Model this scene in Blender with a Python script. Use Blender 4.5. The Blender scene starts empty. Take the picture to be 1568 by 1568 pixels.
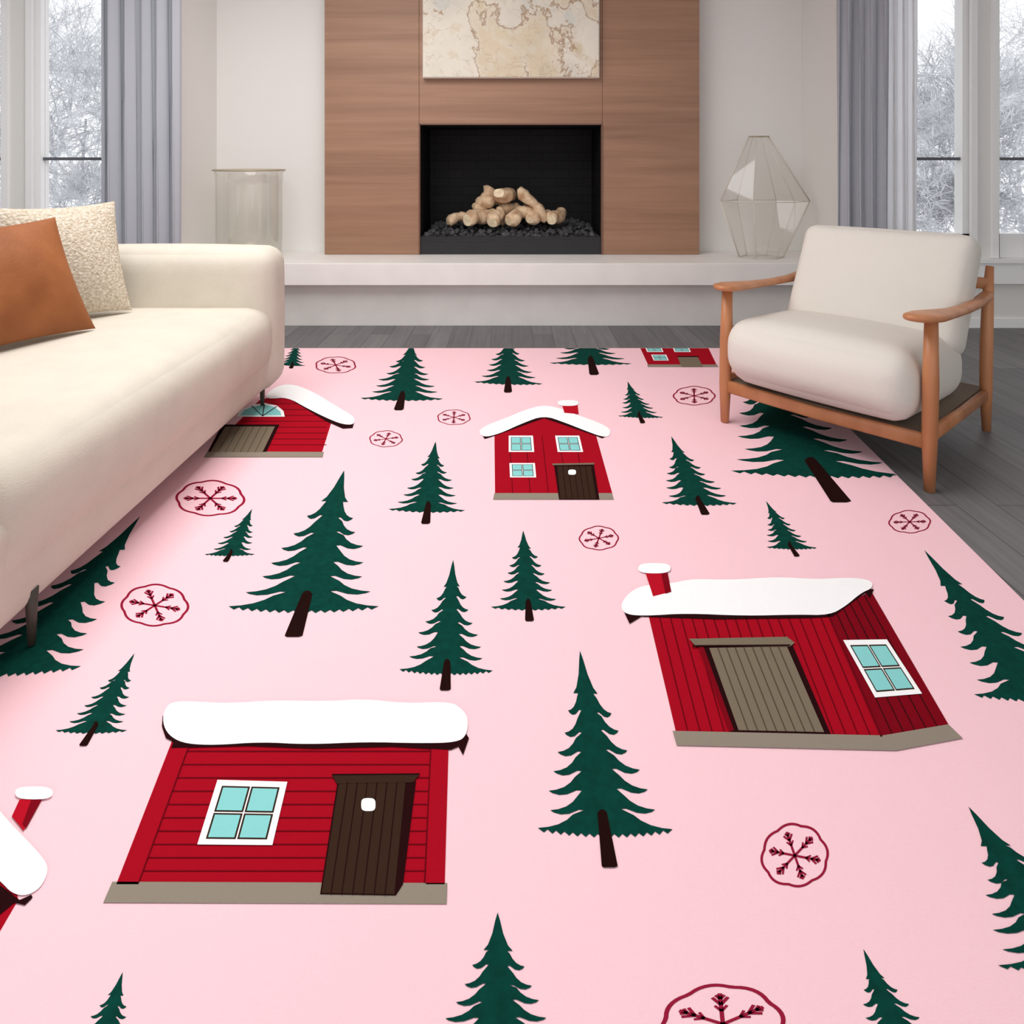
import bpy, bmesh, math, random
from mathutils import Vector, Matrix
random.seed(7)
S=bpy.context.scene
CH=1.1
def lin(c):
    r=[]
    for v in c[:3]:
        v=v/255.0
        r.append(v/12.92 if v<=0.04045 else ((v+0.055)/1.055)**2.4)
    return (r[0],r[1],r[2],1)
def P(x,y,D): return Vector(((x-784)/1000*D, D, CH-(y-250)/1000*D))
def newmat(name):
    m=bpy.data.materials.new(name); m.use_nodes=True
    nt=m.node_tree; b=nt.nodes['Principled BSDF']
    return m,nt,b
def mat(name,c,rough=0.6,var=0.0,vscale=5,bump=0,bscale=100,metal=0,stretch=None,spec=0.5,c2=None):
    m,nt,b=newmat(name)
    b.inputs['Base Color'].default_value=lin(c); b.inputs['Roughness'].default_value=rough
    b.inputs['Metallic'].default_value=metal
    b.inputs['Specular IOR Level'].default_value=spec
    tc=nt.nodes.new('ShaderNodeTexCoord'); mp=nt.nodes.new('ShaderNodeMapping')
    nt.links.new(tc.outputs['Object'],mp.inputs['Vector'])
    if stretch: mp.inputs['Scale'].default_value=stretch
    if var>0 or c2:
        n=nt.nodes.new('ShaderNodeTexNoise'); n.inputs['Scale'].default_value=vscale; n.inputs['Detail'].default_value=6
        nt.links.new(mp.outputs[0],n.inputs['Vector'])
        r=nt.nodes.new('ShaderNodeValToRGB')
        r.color_ramp.elements[0].position=0.3; r.color_ramp.elements[1].position=0.7
        a=c2 if c2 else [max(0,v*(1-var)) for v in c]
        r.color_ramp.elements[0].color=lin(a)
        r.color_ramp.elements[1].color=lin(c if c2 else [min(255,v*(1+var)) for v in c])
        nt.links.new(n.outputs['Fac'],r.inputs['Fac']); nt.links.new(r.outputs['Color'],b.inputs['Base Color'])
    if bump>0:
        n2=nt.nodes.new('ShaderNodeTexNoise'); n2.inputs['Scale'].default_value=bscale; n2.inputs['Detail'].default_value=3
        nt.links.new(mp.outputs[0],n2.inputs['Vector'])
        bp=nt.nodes.new('ShaderNodeBump'); bp.inputs['Strength'].default_value=bump; bp.inputs['Distance'].default_value=0.01
        nt.links.new(n2.outputs['Fac'],bp.inputs['Height']); nt.links.new(bp.outputs['Normal'],b.inputs['Normal'])
    return m
def glassmat(name,tint=(1,1,1,1),base=0.06,edge=0.6,rough=0.03,blend=.35):
    m=bpy.data.materials.new(name); m.use_nodes=True; nt=m.node_tree
    nt.nodes.remove(nt.nodes['Principled BSDF']); out=nt.nodes['Material Output']
    t=nt.nodes.new('ShaderNodeBsdfTransparent'); t.inputs[0].default_value=tint
    g=nt.nodes.new('ShaderNodeBsdfGlossy'); g.inputs['Roughness'].default_value=rough
    lw=nt.nodes.new('ShaderNodeLayerWeight'); lw.inputs['Blend'].default_value=blend
    mr=nt.nodes.new('ShaderNodeMapRange'); mr.inputs['To Min'].default_value=base; mr.inputs['To Max'].default_value=edge
    nt.links.new(lw.outputs['Facing'],mr.inputs['Value'])
    mx=nt.nodes.new('ShaderNodeMixShader'); nt.links.new(mr.outputs[0],mx.inputs[0])
    nt.links.new(t.outputs[0],mx.inputs[1]); nt.links.new(g.outputs[0],mx.inputs[2]); nt.links.new(mx.outputs[0],out.inputs[0])
    return m
def obj(name,verts,faces,mats,parent=None,smooth=False,idx=None):
    me=bpy.data.meshes.new(name); me.from_pydata([tuple(v) for v in verts],[],faces)
    for m in (mats if isinstance(mats,list) else [mats]): me.materials.append(m)
    if idx:
        for p,i in zip(me.polygons,idx): p.material_index=i
    if smooth:
        for p in me.polygons: p.use_smooth=True
    me.update()
    o=bpy.data.objects.new(name,me); S.collection.objects.link(o)
    if parent: o.parent=parent
    return o
def empty(name,loc=(0,0,0),rot=0):
    e=bpy.data.objects.new(name,None); e.location=loc; e.rotation_euler=(0,0,rot); e.empty_display_size=0.1
    S.collection.objects.link(e); return e
def box(name,x0,x1,y0,y1,z0,z1,m,parent=None,bevel=0):
    bm=bmesh.new(); bmesh.ops.create_cube(bm,size=1)
    for v in bm.verts:
        v.co=Vector(((x0+x1)/2+v.co.x*(x1-x0),(y0+y1)/2+v.co.y*(y1-y0),(z0+z1)/2+v.co.z*(z1-z0)))
    if bevel: bmesh.ops.bevel(bm,geom=bm.edges[:],offset=bevel,segments=3,affect='EDGES',profile=0.5)
    me=bpy.data.meshes.new(name); bm.to_mesh(me); bm.free(); me.materials.append(m)
    o=bpy.data.objects.new(name,me); S.collection.objects.link(o)
    if parent: o.parent=parent
    return o
def boxes(name,lst,m,parent=None):
    V=[];F=[]
    for (x0,x1,y0,y1,z0,z1) in lst:
        b=len(V)
        V+=[(x0,y0,z0),(x1,y0,z0),(x1,y1,z0),(x0,y1,z0),(x0,y0,z1),(x1,y0,z1),(x1,y1,z1),(x0,y1,z1)]
        F+=[tuple(b+i for i in f) for f in [(0,3,2,1),(4,5,6,7),(0,1,5,4),(1,2,6,5),(2,3,7,6),(3,0,4,7)]]
    return obj(name,V,F,m,parent)
def rbox(name,x0,x1,y0,y1,z0,z1,r,m,parent=None,bulge=(0,0,0),cuts=18,M=None,warp=None):
    bm=bmesh.new(); bmesh.ops.create_cube(bm,size=2)
    bmesh.ops.subdivide_edges(bm,edges=bm.edges[:],cuts=cuts,use_grid_fill=True)
    h=Vector(((x1-x0)/2,(y1-y0)/2,(z1-z0)/2)); c=Vector(((x0+x1)/2,(y0+y1)/2,(z0+z1)/2))
    if not hasattr(r,'__len__'): r=(r,r,r)
    for v in bm.verts:
        t=[math.sin(max(-1,min(1,a))*math.pi/2) for a in v.co]
        p=Vector([t[i]*h[i] for i in range(3)])
        inn=Vector([max(-(h[i]-r[i]),min(h[i]-r[i],p[i])) for i in range(3)])
        off=Vector([(p[i]-inn[i])/r[i] for i in range(3)])
        if off.length>0:
            off.normalize(); p=inn+Vector([off[i]*r[i] for i in range(3)])
        for i in range(3):
            j,k=(i+1)%3,(i+2)%3
            p[i]+=(t[i]**3)*bulge[i]*(1-t[j]**2)*(1-t[k]**2)
        if warp: p=warp(p,t)
        p=p+c
        if M: p=M@p
        v.co=p
    me=bpy.data.meshes.new(name); bm.to_mesh(me); bm.free(); me.materials.append(m)
    for p in me.polygons: p.use_smooth=True
    o=bpy.data.objects.new(name,me); S.collection.objects.link(o)
    if parent: o.parent=parent
    return o
def loft(name,stations,m,parent=None,seg=16,power=0.7,capmat=None):
    V=[];F=[]
    for (c,a,b) in stations:
        c=Vector(c);a=Vector(a);b=Vector(b)
        for k in range(seg):
            t=2*math.pi*k/seg; cs,sn=math.cos(t),math.sin(t)
            V.append(c+a*math.copysign(abs(cs)**power,cs)+b*math.copysign(abs(sn)**power,sn))
    n=len(stations)
    for i in range(n-1):
        for k in range(seg):
            k2=(k+1)%seg
            F.append((i*seg+k,i*seg+k2,(i+1)*seg+k2,(i+1)*seg+k))
    F.append(tuple(range(seg))[::-1]); F.append(tuple((n-1)*seg+k for k in range(seg)))
    o=obj(name,V,F,[m]+([capmat] if capmat else []),parent,smooth=True)
    if capmat:
        for p in o.data.polygons[-2:]: p.material_index=1; p.use_smooth=False
    bm=bmesh.new(); bm.from_mesh(o.data); bmesh.ops.recalc_face_normals(bm,faces=bm.faces[:]); bm.to_mesh(o.data); bm.free()
    return o
def tube(name,pts,rad,m,parent=None,seg=14):
    st=[]
    n=len(pts)
    for i,p in enumerate(pts):
        d=(Vector(pts[min(i+1,n-1)])-Vector(pts[max(i-1,0)])).normalized()
        up=Vector((0,0,1)) if abs(d.z)<0.9 else Vector((0,1,0))
        a=d.cross(up).normalized(); b=d.cross(a).normalized()
        st.append((p,a*rad[i],b*rad[i]))
    return loft(name,st,m,parent,seg,power=1.0)

# ---------------- materials
M_wall=mat('wall_paint',(236,234,230),0.8)
M_trim=mat('trim_white',(250,250,250),0.45)
M_ceil=mat('ceiling_paint',(245,245,245),0.9)
M_hearth=mat('hearth_stone',(242,239,235),0.5,var=0.015,vscale=6)
M_hearth2=mat('hearth_base_stone',(224,220,216),0.6,var=0.02,vscale=6)
M_sofa=mat('sofa_fabric',(216,208,194),0.9,bump=0.25,bscale=350,spec=0.2,var=0.015,vscale=9)
M_chair=mat('chair_fabric',(227,221,212),0.9,bump=0.25,bscale=400,spec=0.2)
M_oak=mat('chair_wood',(205,142,98),0.4,c2=(174,110,70),vscale=9,stretch=(1,1,0.2))
M_leath=mat('brown_leather',(158,96,54),0.6,c2=(136,79,42),vscale=7,bump=0.15,bscale=120,spec=.3)
M_boucle=mat('boucle',(232,222,206),0.95,c2=(190,172,148),vscale=90,bump=1.0,bscale=110,spec=0.1)
M_dark=mat('leg_dark',(66,60,52),0.5)
M_black=mat('firebox_metal',(30,30,31),0.5)
M_rock=mat('lava_rock',(62,62,64),0.8,var=0.4,vscale=20)
M_log=mat('log_bark',(238,212,178),0.85,c2=(176,136,100),vscale=16,bump=0.8,bscale=35)
M_logend=mat('log_cut_end',(240,216,182),0.8,var=.10,vscale=30)
M_curt=mat('curtain_gray',(182,184,192),0.85,bump=0.1,bscale=300)
M_rail=mat('window_rail_dark',(95,98,104),0.5)
M_snow=mat('snow',(250,250,252),0.9)
M_bark=mat('frosted_bark',(244,245,248),0.9,c2=(160,162,168),vscale=3)
M_glass=glassmat('clear_glass',(0.982,0.975,0.96,1),0.02,0.32,blend=.28)
M_rim=mat('glass_rim',(180,168,144),0.25)
M_edge=mat('glass_edge',(222,216,204),0.25)
M_pane=glassmat('window_glass',(1,1,1,1),0.01,0.1)
m=bpy.data.materials.new('sheer_curtain'); m.use_nodes=True; nt=m.node_tree; b=nt.nodes['Principled BSDF']
b.inputs['Base Color'].default_value=lin((250,250,252)); b.inputs['Roughness'].default_value=0.9
tr=nt.nodes.new('ShaderNodeBsdfTranslucent'); tr.inputs[0].default_value=(.97,.97,.98,1); mx=nt.nodes.new('ShaderNodeMixShader'); mx.inputs[0].default_value=.55
nt.links.new(b.outputs[0],mx.inputs[1]); nt.links.new(tr.outputs[0],mx.inputs[2]); nt.links.new(mx.outputs[0],nt.nodes['Material Output'].inputs[0])
M_sheer=m
def woodmat(name,cols,sc,rough=0.5):
    m,nt,b=newmat(name)
    tc=nt.nodes.new('ShaderNodeTexCoord'); mp=nt.nodes.new('ShaderNodeMapping'); mp.inputs['Scale'].default_value=sc
    nt.links.new(tc.outputs['Object'],mp.inputs['Vector'])
    n=nt.nodes.new('ShaderNodeTexNoise'); n.inputs['Scale'].default_value=2.2; n.inputs['Detail'].default_value=9; n.inputs['Roughness'].default_value=0.62; n.inputs['Distortion'].default_value=0.4
    nt.links.new(mp.outputs[0],n.inputs['Vector'])
    r=nt.nodes.new('ShaderNodeValToRGB'); el=r.color_ramp.elements
    el[0].position=0.25; el[0].color=lin(cols[0]); el[1].position=0.75; el[1].color=lin(cols[2])
    e=el.new(0.5); e.color=lin(cols[1])
    nt.links.new(n.outputs['Fac'],r.inputs['Fac']); nt.links.new(r.outputs[0],b.inputs['Base Color']); b.inputs['Roughness'].default_value=rough
    return m
M_panel=woodmat('walnut_panel',[(136,100,77),(157,118,93),(172,132,105)],(0.28,1,7))
M_seamline=mat('panel_seam',(112,80,62),0.7)
m,nt,b=newmat('gray_wood_floor')
tc=nt.nodes.new('ShaderNodeTexCoord'); mp=nt.nodes.new('ShaderNodeMapping'); mp.inputs['Rotation'].default_value=(0,0,math.pi/2)
nt.links.new(tc.outputs['Object'],mp.inputs['Vector'])
br=nt.nodes.new('ShaderNodeTexBrick'); br.inputs['Scale'].default_value=1; br.inputs['Brick Width'].default_value=1.4; br.inputs['Row Height'].default_value=0.13
br.inputs['Mortar Size'].default_value=0.002; br.inputs['Color1'].default_value=lin((122,120,121)); br.inputs['Color2'].default_value=lin((102,100,101)); br.inputs['Mortar'].default_value=lin((72,71,72))
nt.links.new(mp.outputs[0],br.inputs['Vector'])
mp2=nt.nodes.new('ShaderNodeMapping'); mp2.inputs['Scale'].default_value=(14,0.8,1); nt.links.new(tc.outputs['Object'],mp2.inputs['Vector'])
n=nt.nodes.new('ShaderNodeTexNoise'); n.inputs['Scale'].default_value=3; n.inputs['Detail'].default_value=8; nt.links.new(mp2.outputs[0],n.inputs['Vector'])
mr=nt.nodes.new('ShaderNodeMapRange'); mr.inputs['From Min'].default_value=.3; mr.inputs['From Max'].default_value=.7; mr.inputs['To Min'].default_value=.80; mr.inputs['To Max'].default_value=1.1
nt.links.new(n.outputs['Fac'],mr.inputs['Value'])
vm=nt.nodes.new('ShaderNodeVectorMath'); vm.operation='SCALE'; nt.links.new(br.outputs['Color'],vm.inputs[0]); nt.links.new(mr.outputs[0],vm.inputs['Scale'])
nt.links.new(vm.outputs[0],b.inputs['Base Color']); b.inputs['Roughness'].default_value=.5
M_floor=m
m,nt,b=newmat('black_firebrick')
tc=nt.nodes.new('ShaderNodeTexCoord'); sx=nt.nodes.new('ShaderNodeSeparateXYZ'); cb=nt.nodes.new('ShaderNodeCombineXYZ'); ad=nt.nodes.new('ShaderNodeMath')
nt.links.new(tc.outputs['Object'],sx.inputs[0]); nt.links.new(sx.outputs[0],ad.inputs[0]); nt.links.new(sx.outputs[1],ad.inputs[1]); nt.links.new(ad.outputs[0],cb.inputs[0]); nt.links.new(sx.outputs[2],cb.inputs[1])
br=nt.nodes.new('ShaderNodeTexBrick'); br.inputs['Scale'].default_value=1; br.inputs['Brick Width'].default_value=.22; br.inputs['Row Height'].default_value=.07; br.inputs['Mortar Size'].default_value=.004
br.inputs['Color1'].default_value=lin((24,24,25)); br.inputs['Color2'].default_value=lin((19,19,20)); br.inputs['Mortar'].default_value=lin((6,6,6))
nt.links.new(cb.outputs[0],br.inputs['Vector']); nt.links.new(br.outputs['Color'],b.inputs['Base Color']); b.inputs['Roughness'].default_value=.6
b.inputs['Specular IOR Level'].default_value=.2
M_brick=m
m,nt,b=newmat('world_map_canvas')
tc=nt.nodes.new('ShaderNodeTexCoord')
def ramp(src,els,mode='LINEAR'):
    r=nt.nodes.new('ShaderNodeValToRGB'); r.color_ramp.interpolation=mode
    e=r.color_ramp.elements
    e[0].position=els[0][0]; e[0].color=els[0][1]; e[1].position=els[-1][0]; e[1].color=els[-1][1]
    for p,c in els[1:-1]:
        q=e.new(p); q.color=c
    nt.links.new(src,r.inputs['Fac']); return r.outputs[0]
def noise(scale,detail,dist=0,off=(0,0,0),rough=.55):
    mp=nt.nodes.new('ShaderNodeMapping'); mp.inputs['Location'].default_value=off; nt.links.new(tc.outputs['Object'],mp.inputs[0])
    n=nt.nodes.new('ShaderNodeTexNoise'); n.inputs['Scale'].default_value=scale; n.inputs['Detail'].default_value=detail; n.inputs['Distortion'].default_value=dist; n.inputs['Roughness'].default_value=rough
    nt.links.new(mp.outputs[0],n.inputs['Vector']); return n.outputs['Fac']
base=ramp(noise(2.6,7,.4),[(.3,lin((196,203,198))),(.43,lin((222,216,202))),(.6,lin((232,225,210))),(.72,lin((214,198,168)))])
W=(1,1,1,1);K=(0,0,0,1)
l1=ramp(noise(2.2,8,.5,(3,0,1),.6),[(.0,K),(.484,K),(.5,(.8,.8,.8,1)),(.516,K),(1,K)])
l2=ramp(noise(6,6,.8,(8,0,2),.6),[(.0,K),(.488,K),(.5,(.4,.4,.4,1)),(.512,K),(1,K)])
land=ramp(noise(2.2,8,.5,(3,0,1),.6),[(.49,K),(.56,(.5,.5,.5,1)),(1,(.8,.8,.8,1))])
def mixc(fac,a,bc):
    x=nt.nodes.new('ShaderNodeMixRGB'); nt.links.new(fac,x.inputs[0]); nt.links.new(a,x.inputs[1]); x.inputs[2].default_value=bc; return x.outputs[0]
c=mixc(land,base,lin((214,190,148))); c=mixc(l1,c,lin((150,108,60))); c=mixc(l2,c,lin((168,128,84)))
nt.links.new(c,b.inputs['Base Color']); b.inputs['Roughness'].default_value=.8
M_map=m

# ---------------- room
XL,XR=-4.3,4.3; WY=4.38; NY=4.93; CZ=2.9; YB=-2.2
floor=boxes('floor',[(XL,XR,YB,5.5,-.1,0)],M_floor)
boxes('ceiling',[(XL,XR,YB,5.5,CZ,CZ+.1)],M_ceil)
boxes('wall_left',[(XL-.15,XL,YB,4.6,0,CZ)],M_wall)
boxes('wall_right',[(XR,XR+.15,YB,4.6,0,CZ)],M_wall)
nl,nr=-2.229,2.186
wz0,wz1=.465,2.6
L1=(-3.22,-2.32); L2=(-4.15,-3.40)
R1=(2.28,3.08); R2=(3.24,4.15)
boxes('wall_back',[
 (XL,nl,WY,WY+.15,0,wz0),(XL,nl,WY,WY+.15,wz1,CZ),(XL,L2[0],WY,WY+.15,wz0,wz1),(L2[1],L1[0],WY,WY+.15,wz0,wz1),(L1[1],nl,WY,WY+.15,wz0,wz1),
 (nr,XR,WY,WY+.15,0,wz0),(nr,XR,WY,WY+.15,wz1,CZ),(nr,R1[0],WY,WY+.15,wz0,wz1),(R1[1],R2[0],WY,WY+.15,wz0,wz1),(R2[1],XR,WY,WY+.15,wz0,wz1),
 (nl-.12,nl,WY+.15,NY+.1,0,CZ),(nr,nr+.12,WY+.15,NY+.1,0,CZ),
 (nl,-.657-.03,NY,NY+.1,0,CZ),(.68+.03,nr,NY,NY+.1,0,CZ),(-.687,.71,NY,NY+.1,1.42,CZ),(-.687,.71,NY,NY+.1,0,.40)],M_wall)
boxes('baseboard_back',[(nr+.0,XR,WY-.018,WY,0,.06),(XL,nl,WY-.018,WY,0,.06)],M_trim)
boxes('trim_1',[(nr,XR,WY-.05,WY,.30,.44),(nr,XR,WY-.07,WY,.44,.462)],M_trim)
boxes('trim_2',[(XL,nl,WY-.05,WY,.30,.44),(XL,nl,WY-.07,WY,.44,.462)],M_trim)
k=1
for (a,b2) in (L1,L2,R1,R2):
    w=empty('window_%d'%k,(0,0,0)); k+=1
    f=.045
    boxes('frame',[(a,a+f,WY+.02,WY+.1,wz0,wz1),(b2-f,b2,WY+.02,WY+.1,wz0,wz1),(a,b2,WY+.02,WY+.1,wz0,wz0+.16),(a,b2,WY+.02,WY+.1,wz1-.06,wz1)],M_trim,w)
    boxes('casing',[(a-.03,a+.012,WY-.02,WY,wz0,wz1+.05),(b2-.012,b2+.03,WY-.02,WY,wz0,wz1+.05)],M_trim,w)
    boxes('mid_rail',[(a+f,b2-f,WY+.04,WY+.08,1.12,1.14)],M_rail,w)
    boxes('glass_pane',[(a+f,b2-f,WY+.058,WY+.062,wz0+.16,wz1-.06)],M_pane,w)
def curtain(name,x0,x1,y,folds,amp,m):
    V=[];F=[]; nx=folds*14; nz=8
    for j in range(nz+1):
        z=.015+(2.7-.015)*j/nz
        for i in range(nx+1):
            t=i/nx
            ph=t*folds*2*math.pi
            x=x0+(x1-x0)*t+0.012*math.sin(ph*2+j*.2)
            yy=y+amp*math.sin(ph+.15*math.sin(j*.7))*(0.8+.3*math.sin(i*.13))
            V.append((x,yy,z))
    for j in range(nz):
        for i in range(nx):
            a=j*(nx+1)+i; F.append((a,a+1,a+nx+2,a+nx+1))
    o=obj(name,V,F,m,None,True); md=o.modifiers.new('t','SOLIDIFY'); md.thickness=.004
    return o
curtain('curtain',-2.68,-2.16,4.25,5,.032,M_curt)
curtain('curtain',2.12,2.44,4.25,4,.030,M_curt)
curtain('sheer_curtain',2.445,2.64,4.27,3,.018,M_sheer)
tube('curtain_rod',[(2.0,4.25,2.725),(4.2,4.25,2.725)],[.012,.012],M_dark)
tube('curtain_rod',[(-4.2,4.25,2.725),(-2.05,4.25,2.725)],[.012,.012],M_dark)

H=empty('raised_hearth')
box('hearth_slab',nl+.002,nr-.002,4.34,NY-.001,.288,.434,M_hearth,H,bevel=.004)
boxes('hearth_base',[(nl+.002,nr-.002,4.42,NY-.001,0.001,.288)],M_hearth2,H)
FP=empty('fireplace')
px0,px1=P(497,0,4.76).x,P(1071,0,4.76).x
ox0,ox1=P(642,0,4.76).x,P(922,0,4.76).x; oz=1.386
zb=.436
box('panel_left',px0,ox0-.002,4.76,NY-.002,zb,CZ-.002,M_panel,FP,bevel=.0015)
box('panel_right',ox1+.002,px1,4.76,NY-.002,zb,CZ-.002,M_panel,FP,bevel=.0015)
box('panel_top',ox0,ox1,4.761,NY-.002,oz,CZ-.002,M_panel,FP,bevel=.0015)
boxes('panel_joint',[(ox0-.004,ox0+.001,4.77,NY-.01,oz,CZ-.01),(ox1-.001,ox1+.004,4.77,NY-.01,oz,CZ-.01)],M_seamline,FP)
boxes('opening_trim',[(ox0-.004,ox0+.006,4.752,4.80,zb,oz),(ox1-.006,ox1+.004,4.752,4.80,zb,oz),(ox0,ox1,4.752,4.80,oz-.006,oz+.004)],mat('trim_metal',(120,84,66),.4),FP)
boxes('firebox',[(ox0-.03,ox0+.004,4.80,5.4,zb,oz+.03),(ox1-.004,ox1+.03,4.80,5.4,zb,oz+.03),(ox0-.03,ox1+.03,5.36,5.4,zb,oz+.03),(ox0,ox1,4.78,5.4,oz-.01,oz+.03),(ox0,ox1,4.78,5.4,zb,zb+.03)],M_brick,FP)
boxes('firebox_front',[(ox0+.006,ox1-.006,4.768,4.79,zb+.001,.562),(ox0+.006,ox1-.006,4.764,4.80,.53,.545)],M_black,FP)
bm=bmesh.new()
for i in range(520):
    r=random.uniform(.014,.027)
    x=random.uniform(ox0+.04,ox1-.04); y=random.uniform(4.81,5.32); z=.565+random.uniform(-.01,.02)+ (y-4.81)*.1
    ret=bmesh.ops.create_icosphere(bm,subdivisions=1,radius=r)
    q=Matrix.Rotation(random.uniform(0,6),3,'Z')@Matrix.Rotation(random.uniform(0,6),3,'X')
    for v in ret['verts']:
        v.co=q@Vector((v.co.x*random.uniform(.8,1.25),v.co.y*1.1,v.co.z*.8))+Vector((x,y,z))
me=bpy.data.meshes.new('lava_rocks'); bm.to_mesh(me); bm.free(); me.materials.append(M_rock)
o=bpy.data.objects.new('lava_rocks',me); S.collection.objects.link(o); o.parent=FP
boxes('rock_bed',[(ox0+.01,ox1-.01,4.80,5.35,zb+.03,.562)],M_rock,FP)
LG=empty('fire_logs')
def log(a,b,r,i):
    st=[];n=11;A=P(*a);B=P(*b);d=(B-A)
    L=d.length; dn=d.normalized(); up=Vector((0,0,1)) if abs(dn.z)<.9 else Vector((0,1,0))
    u=dn.cross(up).normalized(); w=dn.cross(u).normalized()
    for k in range(n+1):
        t=k/n; rr=r*(1+.14*math.sin(k*1.1+i)+.08*math.sin(k*2.3+i*2))*(1-.15*t)
        e=min(k,n-k)
        if e==0: rr*=.62
        elif e==1: rr*=.90
        c=A+d*t+u*.010*math.sin(k*.8+i)+w*.010*math.cos(k*.7+i)
        st.append((c,u*rr,w*rr*(.85+.1*math.sin(i))))
    loft('log_%d'%i,st,M_log,LG,14,.85,M_logend)
for i,(a,b2,r) in enumerate([((684,337,4.98),(728,330,5.05),.050),((714,336,4.86),(756,327,5.05),.064),((732,326,5.02),(754,288,5.06),.070),
    ((752,335,5.12),(800,330,5.15),.07),((765,297,4.90),(784,300,5.18),.068),((795,288,4.98),(838,338,4.93),.056),((778,338,4.86),(815,318,5.02),.062),
    ((752,340,4.84),(766,322,4.98),.055),((842,337,4.90),(862,326,5.1),.054),((738,304,5.15),(785,302,5.12),.055),((800,320,5.16),(850,334,5.16),.055),((765,318,5.05),(800,322,5.1),.065),((812,336,4.88),(826,322,5.02),.055)]):
    log(a,b2,r,i)
pa=P(648,118,4.70); pb=P(917,118,4.70)
PN=empty('world_map_painting')
box('canvas',pa.x,pb.x,4.70,4.757,pa.z,pa.z+.95,M_map,PN,bevel=.004)
boxes('frame_edge',[(pa.x-.004,pb.x+.004,4.706,4.7585,pa.z-.004,pa.z+.954)],mat('canvas_edge',(225,220,210),.7),PN)

def lathe(name,prof,cx,cy,m,parent,seg=64):
    V=[];F=[]
    for (r,z) in prof:
        for k in range(seg):
            t=2*math.pi*k/seg; V.append((cx+r*math.cos(t),cy+r*math.sin(t),z))
    for i in range(len(prof)-1):
        for k in range(seg):
            F.append((i*seg+k,i*seg+(k+1)%seg,(i+1)*seg+(k+1)%seg,(i+1)*seg+k))
    return obj(name,V,F,m,parent,True)
def torus(name,cx,cy,z,R,r,m,parent):
    V=[];F=[];n=64;s=8
    for i in range(n):
        a=2*math.pi*i/n
        for j in range(s):
            b2=2*math.pi*j/s; rr=R+r*math.cos(b2); V.append((cx+rr*math.cos(a),cy+rr*math.sin(a),z+r*math.sin(b2)))
    for i in range(n):
        for j in range(s):
            F.append((i*s+j,((i+1)%n)*s+j,((i+1)%n)*s+(j+1)%s,i*s+(j+1)%s))
    return obj(name,V,F,m,parent,True)
GV=empty('glass_hurricane_vase'); vD=4.62; vx=P(382,0,vD).x
lathe('glass_body',[(0.0,.437),(.19,.437),(.218,.46),(.222,.6),(.222,.95),(.226,1.03),(.24,1.054),(.234,1.054),(.221,1.03),(.217,.95),(.217,.6),(.21,.465),(.19,.452),(0,.452)],vx,vD,M_glass,GV)
torus('rim',vx,vD,1.052,.237,.007,M_rim,GV); torus('foot_ring',vx,vD,.444,.2,.005,M_rim,GV)
GG=empty('geometric_glass_vase'); gD=4.62
rings=[]
for (xl,xr,y,dp) in [(1132,1200,394,.09),(1103,1240,308,.16),(1147,1177,209,.035)]:
    L=P(xl,y,gD);R=P(xr,y,gD);c=(L+R)/2;h=(R-L)/2
    rings.append([c-h,c-h*.45+Vector((0,-dp,0)),c+h*.45+Vector((0,-dp,0)),c+h,c+h*.45+Vector((0,dp,0)),c-h*.45+Vector((0,dp,0))])
V=[v for r in rings for v in r];F=[tuple(range(6))]
for i in range(2):
    for q in range(6): F.append((i*6+q,i*6+(q+1)%6,(i+1)*6+(q+1)%6,(i+1)*6+q))
for v in V[:6]: v.z=.439
o=obj('glass_body',V,F,M_glass,GG)
i=0
for r in range(3):
    for q in range(6):
        tube('edge_%d'%i,[V[r*6+q],V[r*6+(q+1)%6]],[.005 if r==2 else .003]*2,M_rim if r==2 else M_edge,GG,6); i+=1
for r in range(2):
    for q in range(6):
        sil=q in(0,3)
        tube('edge_%d'%i,[V[r*6+q],V[r*6+6+q]],[.006 if sil else .0025]*2,M_edge,GG,6); i+=1

# ---------------- sofa
SF=empty('sofa')
rz=.0145
def wseat(p,t):
    if t[0]>0 and t[2]<0: p.x-=.02*(-t[2])*t[0]
    return p
rbox('seat',-2.0,-1.05,1.335,2.90,.16,.472,(.10,.05,.10),M_sofa,SF,bulge=(.008,.0,.016),warp=wseat)
def wbase(p,t):
    if t[0]>0: p.x-=.035*(1-t[2])/2*t[0]
    return p
rbox('base',-2.05,-1.05,1.13,3.05,.085,.36,(.05,.07,.05),M_sofa,SF,warp=wbase)
rbox('arm_far',-2.1,-1.05,2.84,3.07,.09,.722,(.07,.08,.08),M_sofa,SF,bulge=(.006,.015,.012))
rbox('arm_near',-2.1,-1.05,1.11,1.34,.09,.722,(.07,.05,.08),M_sofa,SF,bulge=(.006,.005,.012))
rbox('backrest',-2.22,-1.93,1.12,3.07,.10,.725,(.09,.09,.09),M_sofa,SF)
for i,(x,y) in enumerate([(-1.12,2.93),(-1.085,1.475),(-2.1,2.95),(-2.1,1.3)]):
    tube('leg_%d'%i,[(x,y,rz if x>-1.88 else .001),(x,y,.08),(x,y,.14)],[.008,.011,.014],M_dark,SF)
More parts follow.
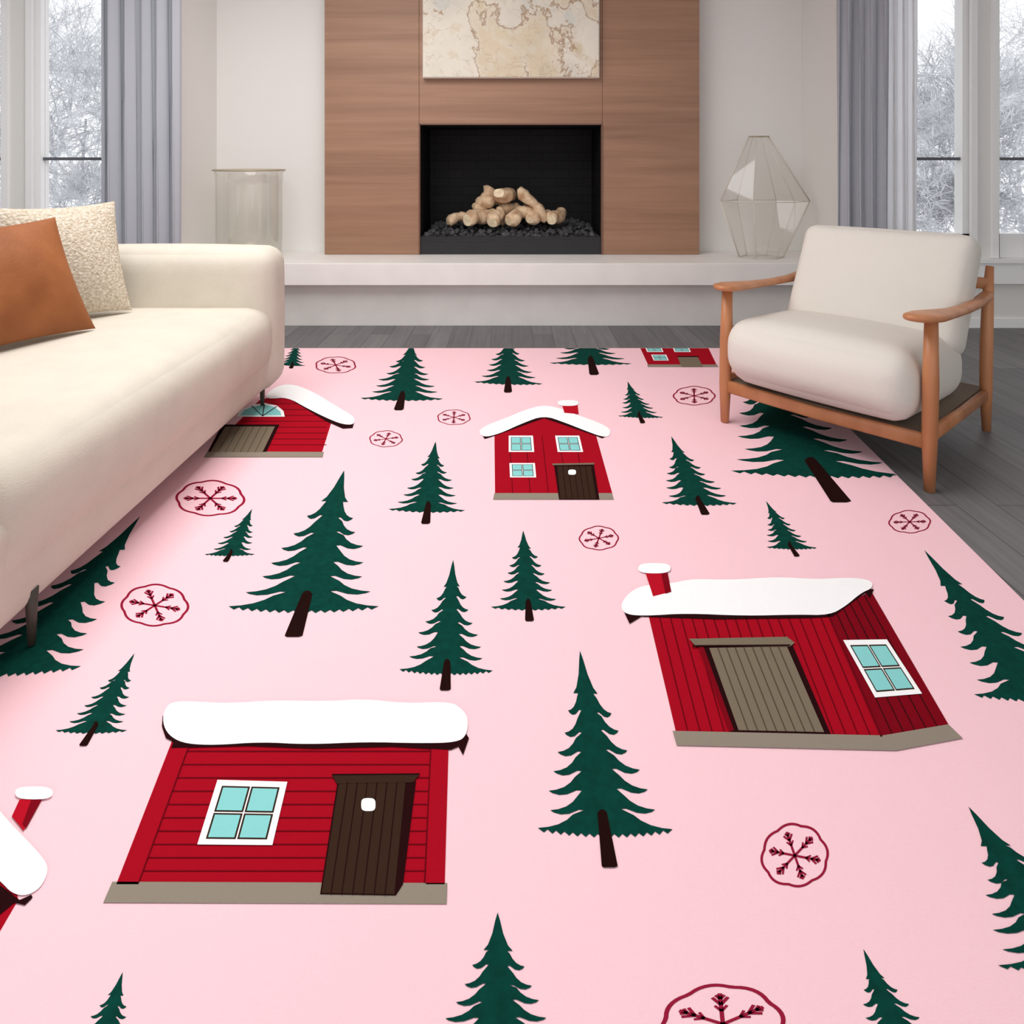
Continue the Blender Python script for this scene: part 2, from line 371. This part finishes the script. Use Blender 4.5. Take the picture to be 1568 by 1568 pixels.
def pillow(name,bl,br_,tr_,tl,th,m,seg=28):
    V=[];F=[]
    bl,br_,tr_,tl=map(Vector,(bl,br_,tr_,tl))
    n=((br_-bl).cross(tl-bl)).normalized()
    idx={}
    for side in (1,-1):
        for j in range(seg+1):
            for i in range(seg+1):
                s=-math.cos(math.pi*i/seg); t=-math.cos(math.pi*j/seg)
                edge=i in(0,seg) or j in(0,seg)
                if side==-1 and edge: idx[(side,i,j)]=idx[(1,i,j)]; continue
                s2=s*(1-.07*(1-t*t)); t2=t*(1-.07*(1-s*s))
                a=(s2+1)/2;b=(t2+1)/2
                p=bl*(1-a)*(1-b)+br_*a*(1-b)+tr_*a*b+tl*(1-a)*b
                h=th*((1-s*s)**.55)*((1-t*t)**.55)*(1+.05*math.sin(4*s+3*t))
                idx[(side,i,j)]=len(V); V.append(p+n*h*side)
        for j in range(seg):
            for i in range(seg):
                f=[idx[(side,i,j)],idx[(side,i+1,j)],idx[(side,i+1,j+1)],idx[(side,i,j+1)]]
                F.append(tuple(f if side==1 else f[::-1]))
    return obj(name,V,F,m,None,True)
pillow('boucle_throw_pillow',(-1.87,2.36,.495),(-1.58,2.715,.49),(-1.685,2.77,.94),(-1.93,2.42,.935),.085,M_boucle)
pillow('leather_throw_pillow',(-1.74,1.93,.495),(-1.53,2.40,.493),(-1.70,2.43,.90),(-1.87,1.97,.885),.082,M_leath)

# ---------------- armchair
CHR=empty('wooden_armchair',(.896,2.75,0),math.atan2(-.559,.504))
Wd,Dp=.753,.746
for nm,x in (('front_leg_left',0),('front_leg_right',Wd)):
    z0=.0145 if x==0 else 0.001
    tube(nm,[(x,0,z0),(x,.003,.17),(x,.012,.36),(x,.02,.565)],[.017,.024,.026,.021],M_oak,CHR)
for nm,x in (('back_leg_left',0),('back_leg_right',Wd)):
    tube(nm,[(x,Dp,0.001),(x,Dp-.01,.16),(x,Dp,.36),(x,Dp+.025,.55),(x,Dp+.055,.67)],[.016,.023,.024,.021,.015],M_oak,CHR)
loft('front_rail',[((0,.0,.165),(0,.012,0),(0,0,.026)),((Wd/2,.0,.157),(0,.012,0),(0,0,.024)),((Wd,.0,.165),(0,.012,0),(0,0,.026))],M_oak,CHR,12,.5)
loft('back_rail',[((0,Dp-.01,.155),(0,.012,0),(0,0,.024)),((Wd,Dp-.01,.155),(0,.012,0),(0,0,.024))],M_oak,CHR,12,.5)
loft('top_back_rail',[((0,Dp+.03,.60),(0,.011,0),(0,0,.024)),((Wd,Dp+.03,.60),(0,.011,0),(0,0,.024))],M_oak,CHR,12,.5)
for nm,x in (('side_rail_left',0),('side_rail_right',Wd)):
    loft(nm,[((x,0,.185),(.012,0,0),(0,0,.024)),((x,Dp/2,.165),(.012,0,0),(0,0,.022)),((x,Dp,.15),(.012,0,0),(0,0,.024))],M_oak,CHR,12,.5)
def arm(nm,x,s):
    st=[]
    for (y,w,off,z,h) in [(-.085,.008,.03,.588,.006),(-.07,.034,.025,.587,.012),(-.035,.052,.018,.584,.015),(.03,.058,.012,.58,.016),(.12,.05,.008,.572,.015),(.26,.034,.0,.56,.014),(.42,.026,-.004,.55,.014),(.6,.024,-.002,.545,.016),(.74,.024,0,.553,.018),(.79,.016,0,.56,.012)]:
        st.append(((x+s*off,y,z),(w,0,0),(0,0,h)))
    loft(nm,st,M_oak,CHR,18,.75)
arm('arm_left',0,1); arm('arm_right',Wd,-1)
def wc(p,t):
    p.z-=.03*t[1]*.8
    return p
rbox('seat_cushion',.028,Wd-.028,-.10,.60,.19,.445,(.085,.11,.11),M_chair,CHR,bulge=(.0,.02,.02),warp=wc)
T=Matrix.Translation((0,.50,.40))@Matrix.Rotation(-math.radians(23),4,'X')
def wb(p,t):
    p.x+=.025*(t[2]+1)/2
    return p
rbox('back_cushion',.045,Wd-.022,-.085,.085,-.06,.43,(.05,.07,.055),M_chair,CHR,bulge=(0,.03,.006),M=T,warp=wb)
boxes('seat_deck',[(.015,Wd-.015,.01,Dp-.03,.165,.185)],mat('deck_webbing',(120,105,90),.9),CHR)

# ---------------- rug
RT=.010
cols={'green':(8,62,53),'green2':(4,52,44),'red':(166,12,32),'dred':(124,8,24),'bred':(184,18,38),'gray':(146,136,122),'white':(255,255,255),
 'brown':(56,38,27),'dark':(38,10,12),'aqua':(140,212,210),'line':(150,28,58),'gb':(124,112,94),'trunk':(32,12,9),'rl':(105,6,20),'gbl':(84,72,58)}
keys=list(cols); M_pink=mat('rug_pink',(253,209,217),.95,var=.004,vscale=2.5,bump=.15,bscale=400,spec=.05)
rmats=[M_pink]+[mat('rug_'+k_,cols[k_],.95,spec=.05,bump=.12,bscale=400,var=.10 if k_ in('green',) else 0,vscale=60) for k_ in keys]
RV=[];RF=[];RI=[]
def fl(p,layer):
    z=RT+.0004*layer; D=(CH-z)*1000/(p[1]-250); return ((p[0]-784)/1000*D,D,z)
def chaikin(pts,n):
    for _ in range(n):
        o=[]
        for i in range(len(pts)):
            a=pts[i];b=pts[(i+1)%len(pts)]
            o+=[(a[0]*.75+b[0]*.25,a[1]*.75+b[1]*.25),(a[0]*.25+b[0]*.75,a[1]*.25+b[1]*.75)]
        pts=o
    return pts
def poly(pts,c,layer,sm=0):
    if sm: pts=chaikin(pts,sm)
    b=len(RV); RV.extend(fl(p,layer) for p in pts)
    A=0
    for i in range(len(pts)):
        x0,y0,_=RV[b+i];x1,y1,_=RV[b+(i+1)%len(pts)];A+=x0*y1-x1*y0
    f=tuple(range(b,b+len(pts)))
    RF.append(f if A>0 else f[::-1]); RI.append(1+keys.index(c))
def line(a,b,w,c,layer):
    d=Vector((b[0]-a[0],b[1]-a[1]))
    if d.length<1e-6:return
    n=Vector((-d.y,d.x)).normalized()*w/2
    poly([(a[0]+n.x,a[1]+n.y),(b[0]+n.x,b[1]+n.y),(b[0]-n.x,b[1]-n.y),(a[0]-n.x,a[1]-n.y)],c,layer)
def tree(ap,L,R,tb,tw=None,n=None,seed=0):
    rd=random.Random(seed)
    bm_=((L[0]+R[0])/2,(L[1]+R[1])/2); hw=(R[0]-L[0])/2; hy=(R[1]-L[1])/2
    size=abs(bm_[1]-ap[1])
    if n is None: n=7 if size<80 else 8
    def mp(u,v):
        return (ap[0]+v*(bm_[0]-ap[0])+u*hw, ap[1]+v*(bm_[1]-ap[1])+u*hy)
    vs=[0.0]+[.12+.88*(i/n)**.97 for i in range(1,n)]+[1.0]
    def side(s):
        o=[(s*.03,.05)]
        for i in range(1,n+1):
            v=vs[i]; d=v-max(vs[i-1],.10)
            w=(.02+.95*v)*(rd.uniform(.86,1.0)) if i<n else 1.0
            if i<n: v+=rd.uniform(-.10,.10)*d
            if i==1:
                o+= [(s*w*.30,v*.55),(s*w*.55,v*.85),(s*w*.8,v*.99),(s*w*.5,v*.99)]
                continue
            o.append((s*w*.46,v-.80*d))
            o.append((s*w*.56,v-.52*d)); o.append((s*w*.70,v-.28*d)); o.append((s*w*.86,v-.14*d)); o.append((s*w*1.02,v-.08*d))
            if i<n:
                o.append((s*w*.95,v+.04*d)); o.append((s*w*.82,v+.13*d)); o.append((s*w*.66,v+.09*d))
                o.append((s*w*.46,v-.12*d)); o.append((s*w*.36,v-.10*d))
        return o
    r=side(1); l=side(-1)
    bot=[]; m=16 if size>150 else 11
    for k in range(1,m*2):
        u=1-k/m
        bot.append((u, 1.0+(.012 if k%2 else -.008)+.03*(1-u*u)))
    pts=[(0,0)]+r+bot+l[::-1]
    poly([mp(u,v) for u,v in pts],'green',1+seed%2)
    if tb:
        tw=tw or max(5.5,abs(hw)*.19)
        ay=bm_[1]-abs(tb[1]-bm_[1])*.5
        a=(tb[0]-(tb[0]-ap[0])*((tb[1]-ay)/(tb[1]-ap[1])),ay)
        poly([(a[0]-tw*.38,a[1]+2),(a[0]-tw*.15,a[1]-3),(a[0]+tw*.15,a[1]-3),(a[0]+tw*.38,a[1]+2),(tb[0]+tw*.62,tb[1]-2),(tb[0]+tw*.35,tb[1]),(tb[0]-tw*.5,tb[1]),(tb[0]-tw*.66,tb[1]-2)],'trunk',4)
trees=[((456,522),(425,558),(467,560),(446,564)),((632,522),(553,610),(677,611),(611,628)),((778,515),(727,585),(830,588),(778,601)),
((893,495),(843,556),(966,557),(910,574)),((961,584),(947,637),(1015,639),(984,648)),((1028,668),(1015,770),(1127,771),(1080,788)),
((1140,560),(1123,722),(1385,728),(1288,769)),((1173,767),(1175,838),(1250,839),(1220,852)),((667,676),(596,780),(711,782),(652,802)),
((527,720),(352,930),(577,930),(450,975)),((386,779),(314,849),(389,849),(346,860)),((801,812),(753,930),(865,930),(811,951)),
((694,857),(613,1026),(753,1028),(682,1057)),((888,996),(826,1270),(1028,1272),(934,1328)),((206,1000),(86,1119),(193,1119),(128,1142)),
((215,790),(-90,1030),(120,1022),None),((1415,842),(1495,1065),(1690,1068),None),((1483,1235),(1532,1480),(1780,1480),None),
((1322,1453),(1320,1640),(1480,1640),None),((762,1397),(640,1640),(885,1640),None),((188,1488),(80,1640),(205,1640),None)]
for i,t in enumerate(trees): tree(*t,seed=i)
def flake(cx,cy,rx,ry,rot=.3):
    N=64; lw=.075
    def rr(t): return .94+.06*abs(math.sin(4*t+rot))+.015*math.sin(3*t)
    for k in range(N):
        t0=2*math.pi*k/N;t1=2*math.pi*(k+1)/N
        a=[(cx+rx*(rr(t)-d)*math.cos(t),cy+ry*(rr(t)-d)*math.sin(t)) for t,d in((t0,0),(t1,0),(t1,lw),(t0,lw))]
        poly(a,'line',1)
    def seg(u0,v0,u1,v1,w=.045):
        d=Vector((u1-u0,v1-v0));n=Vector((-d.y,d.x)).normalized()*w/2
        poly([(cx+rx*(u+sx*n.x),cy+ry*(v+sx*n.y)) for u,v,sx in((u0,v0,1),(u1,v1,1),(u1,v1,-1),(u0,v0,-1))],'line',1)
    for k in range(6):
        t=rot+k*math.pi/3; c,s=math.cos(t),math.sin(t)
        seg(0,0,c*.76,s*.76,.07)
        for q in(-1,1):
            t2=t+q*.6
            seg(c*.48,s*.48,c*.48+.22*math.cos(t2),s*.48+.22*math.sin(t2),.06)
            seg(c*.32,s*.32,c*.32+.17*math.cos(t2),s*.32+.17*math.sin(t2),.05)
            seg(c*.62,s*.62,c*.62+.12*math.cos(t2),s*.62+.12*math.sin(t2),.06)
for i,f in enumerate([(514,559,32,13),(695,639,26,12),(591,672,26,13),(322,763,54,28),(237,927,53,33),(1063,606,33,15),(917,824,31,19),(1393,799,33,18),(1217,1310,53,50),(1107,1568,98,62)]): flake(*f,rot=.3+i*.25)
def lerp(a,b,t): return (a[0]+(b[0]-a[0])*t,a[1]+(b[1]-a[1])*t)
def quadp(q,u,v): return lerp(lerp(q[0],q[1],u),lerp(q[3],q[2],u),v)
def sub(q,u0,v0,u1,v1): return [quadp(q,u0,v0),quadp(q,u1,v0),quadp(q,u1,v1),quadp(q,u0,v1)]
def window(q,layer=3):
    poly(q,'white',layer)
    for (u,v) in ((0,0),(1,0),(0,1),(1,1)):
        a=.09+u*.42;b=.09+v*.42
        poly(sub(q,a,b,a+.40,b+.40),'brown',layer+1)
        poly(sub(q,a+.025,b+.025,a+.375,b+.375),'aqua',layer+2)
def hl(q,n,c,w,layer,vert=False):
    for i in range(1,n):
        t=i/n
        if vert: line(quadp(q,t,0),quadp(q,t,1),w,c,layer)
        else: line(quadp(q,0,t),quadp(q,1,t),w,c,layer)
def dot(cx,cy,rx,ry,c,layer,p=.6):
    pts=[]
    for k in range(20):
        t=2*math.pi*k/20;a,b=math.cos(t),math.sin(t)
        pts.append((cx+rx*math.copysign(abs(a)**p,a),cy+ry*math.copysign(abs(b)**p,b)))
    poly(pts,c,layer)
A=[(265,1130),(687,1130),(681,1354),(180,1354)]
poly(A,'red',1); hl(A,11,'rl',2.2,2)
poly([(262,1138),(290,1138),(212,1354),(178,1354)],'red',3); poly([(660,1138),(687,1138),(681,1354),(652,1354)],'red',3)
line((290,1140),(212,1352),2,'rl',4); line((660,1140),(650,1352),2,'rl',4)
poly([(172,1350),(685,1352),(684,1384),(158,1382)],'gray',3)
poly([(249,1095),(262,1120),(290,1132),(690,1132),(712,1120),(718,1130),(709,1156),(702,1143),(690,1148),(600,1143),(480,1146),(380,1142),(262,1145),(266,1136),(254,1130),(248,1112)],'dark',5)
poly([(250,1090),(262,1074),(300,1074),(350,1077),(420,1072),(500,1074),(560,1070),(620,1077),(690,1074),(708,1086),(717,1100),(715,1125),(700,1137),(640,1138),(560,1136),(470,1140),(400,1136),(330,1141),(285,1139),(262,1129),(250,1112)],'white',6,2)
window([(333,1194),(440,1197),(417,1294),(302,1293)],5)
D_=[(517,1198),(623,1198),(606,1371),(490,1369)]
poly([(517,1196),(637,1196),(617,1354),(606,1371),(490,1369)],'dark',5); poly(sub(D_,.02,.0,.98,.99),'brown',6); hl(D_,7,'dark',1.6,7,True)
poly([(508,1186),(643,1185),(632,1198),(516,1200)],'brown',7); line((508,1186),(643,1185),2,'dark',8); dot(564,1232,11,10,'white',8)
B=[(992,938),(1270,938),(1352,1128),(1035,1121)]
poly(B,'red',1); hl(B,17,'rl',2,2,True)
B2=[(1268,940),(1334,905),(1454,1112),(1350,1129)]
poly(B2,'dred',3); hl(B2,6,'dark',1.5,4,True); line((1268,940),(1350,1128),3,'rl',5)
poly([(1030,1119),(1352,1126),(1452,1109),(1474,1130),(1372,1149),(1036,1141)],'gray',5)
poly([(956,938),(964,955),(982,944),(1100,948),(1240,946),(1275,944),(1325,908),(1332,916),(1338,902),(1290,900),(1000,930)],'dark',5)
poly([(949,928),(962,908),(984,896),(1030,893),(1060,886),(1120,888),(1190,883),(1250,887),(1300,884),(1334,888),(1337,900),(1318,908),(1295,928),(1270,942),(1220,941),(1140,943),(1050,939),(990,943),(958,941)],'white',6,2)
poly([(988,876),(1022,876),(1028,906),(1000,913)],'bred',7); poly([(1012,876),(1022,876),(1028,906),(1019,909)],'dred',8); dot(1002,870,25,8,'white',9,.75)
poly([(1068,988),(1212,984),(1272,1124),(1118,1120)],'dark',6)
Bd=[(1086,992),(1205,990),(1262,1121),(1131,1118)]
poly(Bd,'gb',7); hl(Bd,9,'gbl',1.8,8,True); line((1073,990),(1120,1119),8,'dred',7)
poly([(1055,978),(1205,975),(1217,984),(1210,990),(1066,990)],'gb',9); line((1060,989),(1210,988),2.5,'dark',10)
window([(1291,980),(1358,979),(1412,1062),(1340,1068)],6)
C=[(757,664),(832,633),(912,664),(938,757),(758,757)]
poly(C,'red',1)
for x0,x1 in ((790,795),(815,822),(840,850),(865,880),(890,907)): line((x0-10,668),(x1-10,757),1.2,'rl',2)
poly([(757,755),(937,755),(940,765),(755,765)],'gray',3)
poly([(737,664),(742,672),(752,669),(833,640),(912,667),(922,671),(932,666),(932,658),(833,630)],'dark',4)
poly([(732,660),(745,651),(775,640),(805,627),(832,620),(858,625),(880,634),(912,645),(935,656),(934,668),(922,669),(895,659),(865,647),(833,636),(800,648),(765,664),(740,670)],'white',5,2)
poly([(860,617),(884,617),(886,634),(864,632)],'bred',6); dot(870,617,16,4.5,'white',7,.75)
window([(779,667),(816,667),(818,692),(779,692)],3);window([(850,667),(887,667),(893,692),(854,692)],3);window([(780,709),(819,709),(821,731),(781,731)],3)
poly([(848,710),(909,710),(918,765),(856,765)],'dark',4); Cd=[(853,714),(905,714),(913,764),(858,764)]; poly(Cd,'brown',5); hl(Cd,6,'dark',1,6,True); dot(876,723,6,4,'white',7); line((846,711),(910,710),2.5,'gb',7)
poly([(318,693),(398,612),(440,604),(508,645),(493,693)],'red',1)
for q in range(8): line((392-q*8,618+q*9),(500,618+q*9),1,'rl',2)
poly([(318,691),(496,692),(494,700),(312,700)],'gray',4)
poly([(340,650),(428,650),(408,692),(318,692)],'dark',4); Dd=[(345,653),(421,653),(402,692),(322,692)]; poly(Dd,'gb',5); hl(Dd,7,'gbl',1,6,True)
poly([(362,638),(368,627),(385,620),(405,617),(424,621),(434,629),(436,638)],'white',4); poly([(368,636),(374,628),(388,622),(405,620),(420,623),(429,630),(431,636)],'aqua',5); line((405,619),(402,637),1.5,'dark',6); line((385,621),(402,637),1.2,'dark',6);line((424,622),(402,637),1.2,'dark',6)
poly([(400,612),(438,607),(500,645),(525,656),(540,655),(543,644),(470,600)],'dark',6)
poly([(404,606),(425,590),(450,588),(480,600),(515,622),(543,638),(543,650),(525,650),(500,640),(470,625),(440,608),(412,611)],'white',7,2)
E=[(972,515),(1076,515),(1098,560),(993,560)]
poly(E,'red',1); poly([(991,558),(1098,558),(1100,562),(992,562)],'gray',2)
window([(986,528),(1011,528),(1016,539),(991,539)],3);window([(1028,528),(1053,528),(1058,539),(1033,539)],3);window([(997,543),(1020,543),(1024,552),(1001,552)],3)
poly([(1037,546),(1068,546),(1077,562),(1044,562)],'gb',3); line((1037,546),(1070,546),1.5,'dark',4)
poly([(-40,1330),(20,1340),(28,1378),(0,1426),(-40,1490)],'red',1)
poly([(-20,1340),(30,1378),(48,1370),(50,1374),(38,1386),(22,1382),(0,1400),(-30,1400)],'dark',4)
poly([(-80,1190),(-20,1215),(10,1255),(45,1290),(70,1318),(74,1335),(62,1360),(40,1372),(18,1368),(0,1348),(-60,1300)],'white',5,2)
poly([(18,1250),(30,1224),(64,1224),(36,1272)],'bred',6); poly([(48,1224),(64,1224),(40,1268),(34,1262)],'dred',7); dot(52,1214,29,10,'white',8,.75)
me=bpy.data.meshes.new('tmp'); me.from_pydata(RV,[],RF)
for m_ in rmats: me.materials.append(m_)
for p,i in zip(me.polygons,RI): p.material_index=i
bm=bmesh.new(); bm.from_mesh(me)
bmesh.ops.triangulate(bm,faces=bm.faces[:],ngon_method='EAR_CLIP')
Yb=(CH-RT)*1000/(533-250)
p1=Vector(fl((1300,655),0));p2=Vector(fl((1568,920),0)); sl=(p1.x-p2.x)/(p1.y-p2.y)
xr=lambda y:p2.x+sl*(y-p2.y)
def bis(co,no):
    bmesh.ops.bisect_plane(bm,geom=bm.verts[:]+bm.edges[:]+bm.faces[:],plane_co=co,plane_no=no,clear_outer=True)
bis((0,Yb-.004,0),(0,1,0)); bis((p1.x-.004,p1.y,0),Vector((1,-sl,0)).normalized()); bis((0,.55,0),(0,-1,0)); bis((-1.88,0,0),(-1,0,0))
y0,y1=.52,Yb; cs=[(-1.9,y0),(xr(y0),y0),(xr(y1),y1),(-1.9,y1)]
lo=[bm.verts.new((x,y,.001)) for x,y in cs]; hi=[bm.verts.new((x,y,RT)) for x,y in cs]
bm.faces.new(hi); bm.faces.new(lo[::-1])
for i in range(4): bm.faces.new((lo[i],lo[(i+1)%4],hi[(i+1)%4],hi[i]))
rm=bpy.data.meshes.new('rug'); bm.to_mesh(rm); bm.free()
for m_ in rmats: rm.materials.append(m_)
o=bpy.data.objects.new('christmas_area_rug',rm); S.collection.objects.link(o)

# ---------------- exterior
boxes('snowy_ground',[(-25,25,6.0,40,-.6,-.5)],M_snow)
def growtree(name,base,h,seed,dep=7):
    rd=random.Random(seed);V=[];F=[]
    def seg(a,b,ra,rb):
        d=(b-a).normalized();up=Vector((0,0,1)) if abs(d.z)<.9 else Vector((1,0,0));u=d.cross(up).normalized();w=d.cross(u)
        i=len(V)
        for c,r in((a,ra),(b,rb)):
            for k in range(3):
                t=k*2.0944; V.append(c+u*r*math.cos(t)+w*r*math.sin(t))
        for k in range(3): F.append((i+k,i+(k+1)%3,i+3+(k+1)%3,i+3+k))
    def grow(p,d,L,r,dep):
        q=p+d*L; seg(p,q,r,r*.72)
        if dep==0:return
        nb=3 if rd.random()<.85 else 2
        for k in range(nb):
            ax=Vector((rd.uniform(-1,1),rd.uniform(-1,1),rd.uniform(-1,1))).normalized()
            nd=(d+ax*rd.uniform(.55,1.0)+Vector((0,0,.02))).normalized()
            s=p.lerp(q,rd.uniform(.4,1))
            grow(s,nd,L*rd.uniform(.7,.86),max(.0055,r*rd.uniform(.52,.66)),dep-1)
    grow(Vector(base),Vector((rd.uniform(-.1,.1),0,1)).normalized(),h,h*.035,dep)
    return obj(name,V,F,M_bark)
sd=0
for (fx,D,h) in [(-.66,8,.62),(-.74,10,1.1),(-.62,12,1.5),(-.80,8.5,.9),(.66,8,.62),(.75,9.5,1.1),(.64,12,1.5),(.82,8,.9),(.72,14,1.9),(-.70,14,1.9),
      (-.60,9.5,1.0),(.60,9.5,1.0),(.78,13,1.6),(-.78,13,1.6),(-.67,10.5,1.35),(.69,10.5,1.35)]:
    sd+=1; growtree('snowy_tree',(fx*D,D,-.5),h,sd)

# ---------------- light
w=bpy.data.worlds.new('overcast_sky'); S.world=w; w.use_nodes=True
w.node_tree.nodes['Background'].inputs[0].default_value=(.96,.98,1,1); w.node_tree.nodes['Background'].inputs[1].default_value=1.25
def area(name,loc,rot,sx,sy,pw,col=(1,1,1)):
    l=bpy.data.lights.new(name,'AREA'); l.shape='RECTANGLE'; l.size=sx; l.size_y=sy; l.energy=pw; l.color=col
    o=bpy.data.objects.new(name,l); o.location=loc; o.rotation_euler=rot; S.collection.objects.link(o); return o
area('overhead_fill_softbox',(-1.0,2.3,2.86),(0,0,0),1.8,2.4,84,(1,.99,.98))  # added fill, no room fixture: brightens floor, set left for the sofa's shadow
cd=bpy.data.cameras.new('camera'); cam=bpy.data.objects.new('camera',cd); S.collection.objects.link(cam)
cam.location=(0,0,CH); cam.rotation_euler=(math.pi/2,0,0); cd.sensor_width=36; cd.lens=1000/1568*36; cd.shift_y=-(784-250)/1568; cd.clip_start=.05
S.camera=cam
S.view_settings.view_transform='Standard'
